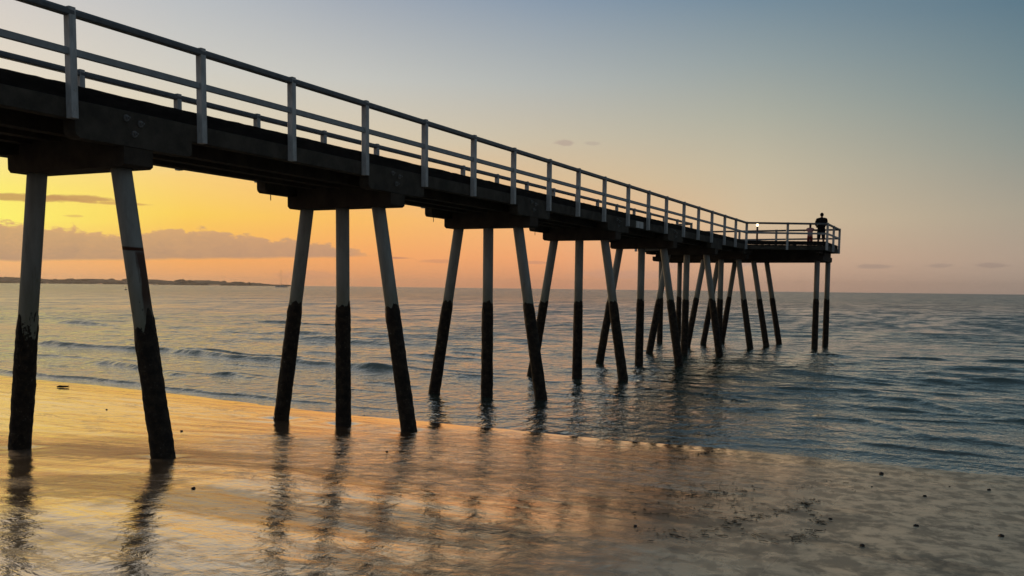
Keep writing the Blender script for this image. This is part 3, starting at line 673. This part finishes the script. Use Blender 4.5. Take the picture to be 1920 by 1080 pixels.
# headland: a low ridge with a separate wood on it
az_ = np.linspace(-62, -12.2, 260); dep = np.linspace(0, 1, 14)
HX = []; HY = []; HZ = []
def crest_h(a): return np.interp(a, [-62, -40, -28.5, -27, -22, -17.6, -14.6, -12.9, -12.2], [22, 23, 20, 14.5, 16., 15., 7., 2.5, -.5])
for dd in dep:
    dist = 3000+dd*700; a = np.radians(az_-YAW)
    HX.append(D+np.sin(a)*dist); HY.append(np.cos(a)*dist)
    HZ.append(np.maximum(crest_h(az_), .2)*math.sin(math.pi*min(1, dd*1.2+.02)/1.1)**.6*(1+.15*np.sin(az_*2.1+dd*5))-1.)
headland = link('headland', grid_mesh('headland', np.array(HX), np.array(HY), np.array(HZ)), simple('scrub', (.16, .11, .08), (.12, .085, .06), .02, .95, 0)); tag(headland, kind='structure')
bm = bmesh.new(); rt = random.Random(21)
for i in range(1500):
    a = rt.uniform(-60, -12.9); h = float(crest_h(np.array([a]))[0])
    dd = rt.random()**1.5; dist = 3010+dd*350
    c_ = polar(a, dist, max(0, h)*(.15+.75*min(1, dd*2.2))*rt.uniform(.5, 1.)); s_ = rt.uniform(4, 9)*(1.5 if rt.random() < .06 else 1)*(.45 if a > -15 else 1)
    mt = Matrix.Translation(c_) @ Matrix.Diagonal((s_*rt.uniform(1, 2.2), s_, s_*rt.uniform(.35, .6), 1))
    r_ = bmesh.ops.create_icosphere(bm, subdivisions=1, radius=1., matrix=mt)
    for v in r_['verts']: v.co += Vector((rt.uniform(-1, 1), rt.uniform(-1, 1), rt.uniform(-1, 1)))*s_*.16
me = bpy.data.meshes.new('woodland'); bm.to_mesh(me); bm.free()
wd = link('woodland', me, simple('far_foliage', (.14, .095, .065), (.10, .07, .048), .01, .95, 0)); tag(wd, 'dark line of far-off trees covering the low headland at left', 'woodland', kind='stuff')

# sailing boat at anchor
bt = bpy.data.objects.new('sailing_boat', None); col.objects.link(bt); bt.location = (-825., 1000., 0); bt.rotation_euler = (0, 0, R(38+180+14)); bt.scale = (1.15,)*3
tag(bt, 'white sailing boat at anchor with bare mast, off the tip of the headland', 'boat')
bm = bmesh.new(); secs = [(-6.6, 1.25, 1.2), (-5, 1.6, 1.15), (-1, 2.0, 1.15), (3, 1.6, 1.3), (5.5, .8, 1.5), (7.2, .05, 1.75)]; rr_ = []
for x_, b_, h_ in secs: rr_.append([bm.verts.new(v) for v in ((x_, -b_, h_), (x_, -b_*.85, .25), (x_, 0, -.5), (x_, b_*.85, .25), (x_, b_, h_))])
for i in range(len(rr_)-1):
    for q in range(4): bm.faces.new((rr_[i][q], rr_[i][q+1], rr_[i+1][q+1], rr_[i+1][q]))
    bm.faces.new((rr_[i][4], rr_[i][0], rr_[i+1][0], rr_[i+1][4]))
bm.faces.new(rr_[0]); bmesh.ops.recalc_face_normals(bm, faces=bm.faces); me = bpy.data.meshes.new('hull'); bm.to_mesh(me); bm.free()
link('hull', me, simple('white_hull', (.85, .85, .83), (.8, .8, .78), .5, .4, 0), bt)
b = MB(); b.prism([(-3.2, 0), (-2.9, .75), (1.2, .7), (2.6, 0)], (1, 0, 0), (0, 0, 1), (0, 1, 0), (0, -1.1, 1.2), 2.2); b.build('cabin', simple('white_cabin', (.85, .85, .83), (.8, .8, .78), .5, .4, 0), bt)
b = MB(); b.prism([(-5.6, 2.4), (-5.4, 2.55), (-2.9, 2.6), (-2.7, 2.4)], (1, 0, 0), (0, 0, 1), (0, 1, 0), (0, -1.2, 0), 2.4)
for sx_ in (-5.4, -2.9):
    for sy_ in (-1.1, 1.1): b.tube([(sx_, sy_, 1.1), (sx_, sy_, 2.45)], .05, 5)
b.build('awning', blk, bt)
b = MB(); b.tube([(.6, 0, 1.5), (.6, 0, 20.5)], [.17, .10], 8).tube([(.6, 0, 2.9), (-4.8, 0, 3.0)], .16, 8); b.build('mast', M['steel'], bt)
b = MB(); b.tube([(7.0, 0, 1.7), (.6, 0, 20)], .035, 4).tube([(-6.4, 0, 1.2), (.6, 0, 20)], .035, 4).tube([(.6, 1.8, 1.2), (.6, 0, 14)], .03, 4).tube([(.6, -1.8, 1.2), (.6, 0, 14)], .03, 4); b.build('rigging', M['steel'], bt)
# buoy
by = bpy.data.objects.new('buoy', None); col.objects.link(by); by.location = (-311.2, 284.7, 0); tag(by, 'small dark buoy floating in the bay left of the rust-ringed pile', 'buoy')
b = MB(); b.tube([(0, 0, -.3), (0, 0, 0), (0, 0, .25), (0, 0, .4)], [.25, .5, .42, .12], 14); b.build('float', simple('dark_green', (.02, .05, .03), (.015, .03, .02), 3., .5, 0), by, True)
b = MB(); b.tube([(0, 0, .4), (0, 0, 1.0)], .06, 8).tube([(0, 0, 1.0), (0, 0, 1.25)], [.16, .05], 8); b.build('topmark', blk, by)

# ------------------------------------------------------------------ small things on the sand
def pebble(x, y_, size, seed, name, label, m_, group, flat=.55):
    bm = bmesh.new(); bmesh.ops.create_icosphere(bm, subdivisions=3, radius=1.)
    for v in bm.verts:
        q = v.co.copy(); v.co *= 1+.28*mnoise.noise(q*1.3+Vector((seed*5., 0, 0)))+.08*mnoise.noise(q*4+Vector((seed, 2, 0)))
        v.co.z *= flat
    me = bpy.data.meshes.new(name); bm.to_mesh(me); bm.free()
    for f in me.polygons: f.use_smooth = True
    o = link(name, me, m_); o.scale = (size, size*.75, size); o.rotation_euler = (0, 0, seed*1.7)
    o.location = (x, y_, float(sand_z(np.array([x]), np.array([y_]))[0])+size*flat*.35); tag(o, label, 'pebble', group); return o
PM = simple('pebble_stone', (.05, .035, .028), (.025, .018, .015), 30., .5, .2, 60.)
PB = [(8.4, 14.87, .055, 'largest dark pebble on the sand at right, just below the waterline'),
      (9.08, 10.61, .032, 'round black pebble alone on the grey sand at lower right'),
      (8.7, 9.01, .034, 'dark oblong pebble near the bottom edge of the grey sand'),
      (9.07, 13.0, .030, 'dark pebble right of and below the largest one'),
      (9.34, 14.21, .018, 'tiny pebble between two larger ones at far right'),
      (9.83, 14.26, .034, 'dark pebble near the right edge of the sand below the waterline'),
      (9.88, 10.61, .036, 'ragged dark pebble at the lower right edge'),
      (8.4, 13.36, .018, 'tiny pebble below the largest one at right'),
      (8.25, 10.34, .026, 'brown pebble at the right edge of the dark seaweed patch'),
      (2.75, 6.75, .026, 'dark red pebble on golden sand between the reflections of rusty and near pile'),
      (1.89, 11.42, .026, 'dark pebble on ridged sand left of the reflection under the second bent'),
      (-2.7, 11.95, .034, 'brown pebble beside the foot of the rust-ringed pile'),
      (-6.74, 13.84, .030, 'brown pebble on golden sand between the two nearest piles'),
      (-1.1, 17.1, .024, 'pebble at the waterline beside the second bent'),
      (-2.0, 16.4, .024, 'pebble on the sand right of the second bent\'s middle pile'),
      (6.75, 8.31, .028, 'greenish dark pebble left of the seaweed patch')]
for i, (x, y_, s_, lb) in enumerate(PB): pebble(x, y_, s_*.85, i+1, 'pebble', lb, PM, 'dark pebbles scattered on the wet sand')
# driftwood scrap
b = MB(); b.tube([(-.16, .02, .02), (-.08, 0, .035), (0, -.01, .03), (.09, .015, .03), (.16, 0, .015)], [.012, .03, .026, .022, .008], 8).tube([(.09, .01, .03), (.13, .05, .05)], [.012, .006], 6)
o = b.build('driftwood', M['timber'], None, True, (-11.56, 16.6, float(sand_z(np.array([-11.56]), np.array([16.6]))[0]))); o.rotation_euler = (0, 0, .5); tag(o, 'short dark piece of driftwood on golden sand by the leftmost pile', 'driftwood')
# seaweed strands
bm = bmesh.new(); rs = random.Random(11)
def strand(x, y_, ang, n, wd_):
    pv = None
    for i in range(n):
        z_ = float(sand_z(np.array([x]), np.array([y_]))[0])+.004+rs.random()*.006; ww = wd_*rs.uniform(.3, 1.3)
        nx, ny = -math.sin(ang), math.cos(ang)
        v = (bm.verts.new((x+nx*ww, y_+ny*ww, z_)), bm.verts.new((x, y_, z_+ww*.6+.003)), bm.verts.new((x-nx*ww, y_-ny*ww, z_)))
        if pv and rs.random() > .12:
            bm.faces.new((pv[0], pv[1], v[1], v[0])); bm.faces.new((pv[1], pv[2], v[2], v[1]))
        pv = v; st = rs.uniform(.012, .03); x += math.cos(ang)*st; y_ += math.sin(ang)*st; ang += rs.gauss(0, .38)
def swath(p0, p1, spread, n):
    for i in range(int(n*.6)):
        f = rs.random(); x = p0[0]+(p1[0]-p0[0])*f+rs.gauss(0, spread); y_ = p0[1]+(p1[1]-p0[1])*f+rs.gauss(0, spread*1.6)
        strand(x, y_, math.atan2(p1[1]-p0[1], p1[0]-p0[0])+rs.gauss(0, .8), rs.randint(2, 7), rs.uniform(.002, .0065))
swath((7.38, 8.9), (7.95, 11.5), .05, 150); swath((7.74, 11.6), (8.25, 9.8), .05, 80); swath((8.25, 9.7), (8.15, 8.7), .05, 50); swath((7.7, 8.9), (8.0, 8.5), .04, 25)
swath((6.5, 10.6), (7.1, 11.9), .14, 90); swath((6.9, 11.6), (7.4, 9.4), .16, 90); swath((5.45, 14.2), (5.62, 15.9), .05, 70); swath((5.2, 13.2), (5.5, 14.2), .07, 30)
swath((6.6, 9.0), (7.1, 10.4), .16, 60); swath((7.5, 12.2), (8.1, 13.4), .2, 30); swath((6.9, 8.0), (7.4, 8.4), .10, 50); swath((5.9, 10.6), (6.6, 12.2), .15, 40)
me = bpy.data.meshes.new('seaweed'); bm.to_mesh(me); bm.free()
sw = link('seaweed', me, simple('wet_weed', (.035, .03, .018), (.02, .018, .011), 20., .5, 0)); tag(sw, 'dark strands of seaweed strewn on the wet sand at lower right', 'seaweed', kind='stuff')

# ------------------------------------------------------------------ sea air
b = MB(); b.box(-4300, 4300, -900, 4500, -9.5, 42)
hz = b.build('haze', None); tag(hz, kind='stuff')
hm = bpy.data.materials.new('sea_air'); hm.use_nodes = True; ht = hm.node_tree; ht.nodes.clear()
pv = ht.nodes.new('ShaderNodeVolumePrincipled'); pv.inputs['Color'].default_value = (.9, .86, .82, 1); pv.inputs['Density'].default_value = 1.0e-4; pv.inputs['Anisotropy'].default_value = .5
oo = ht.nodes.new('ShaderNodeOutputMaterial'); ht.links.new(pv.outputs[0], oo.inputs['Volume']); hz.data.materials.append(hm)
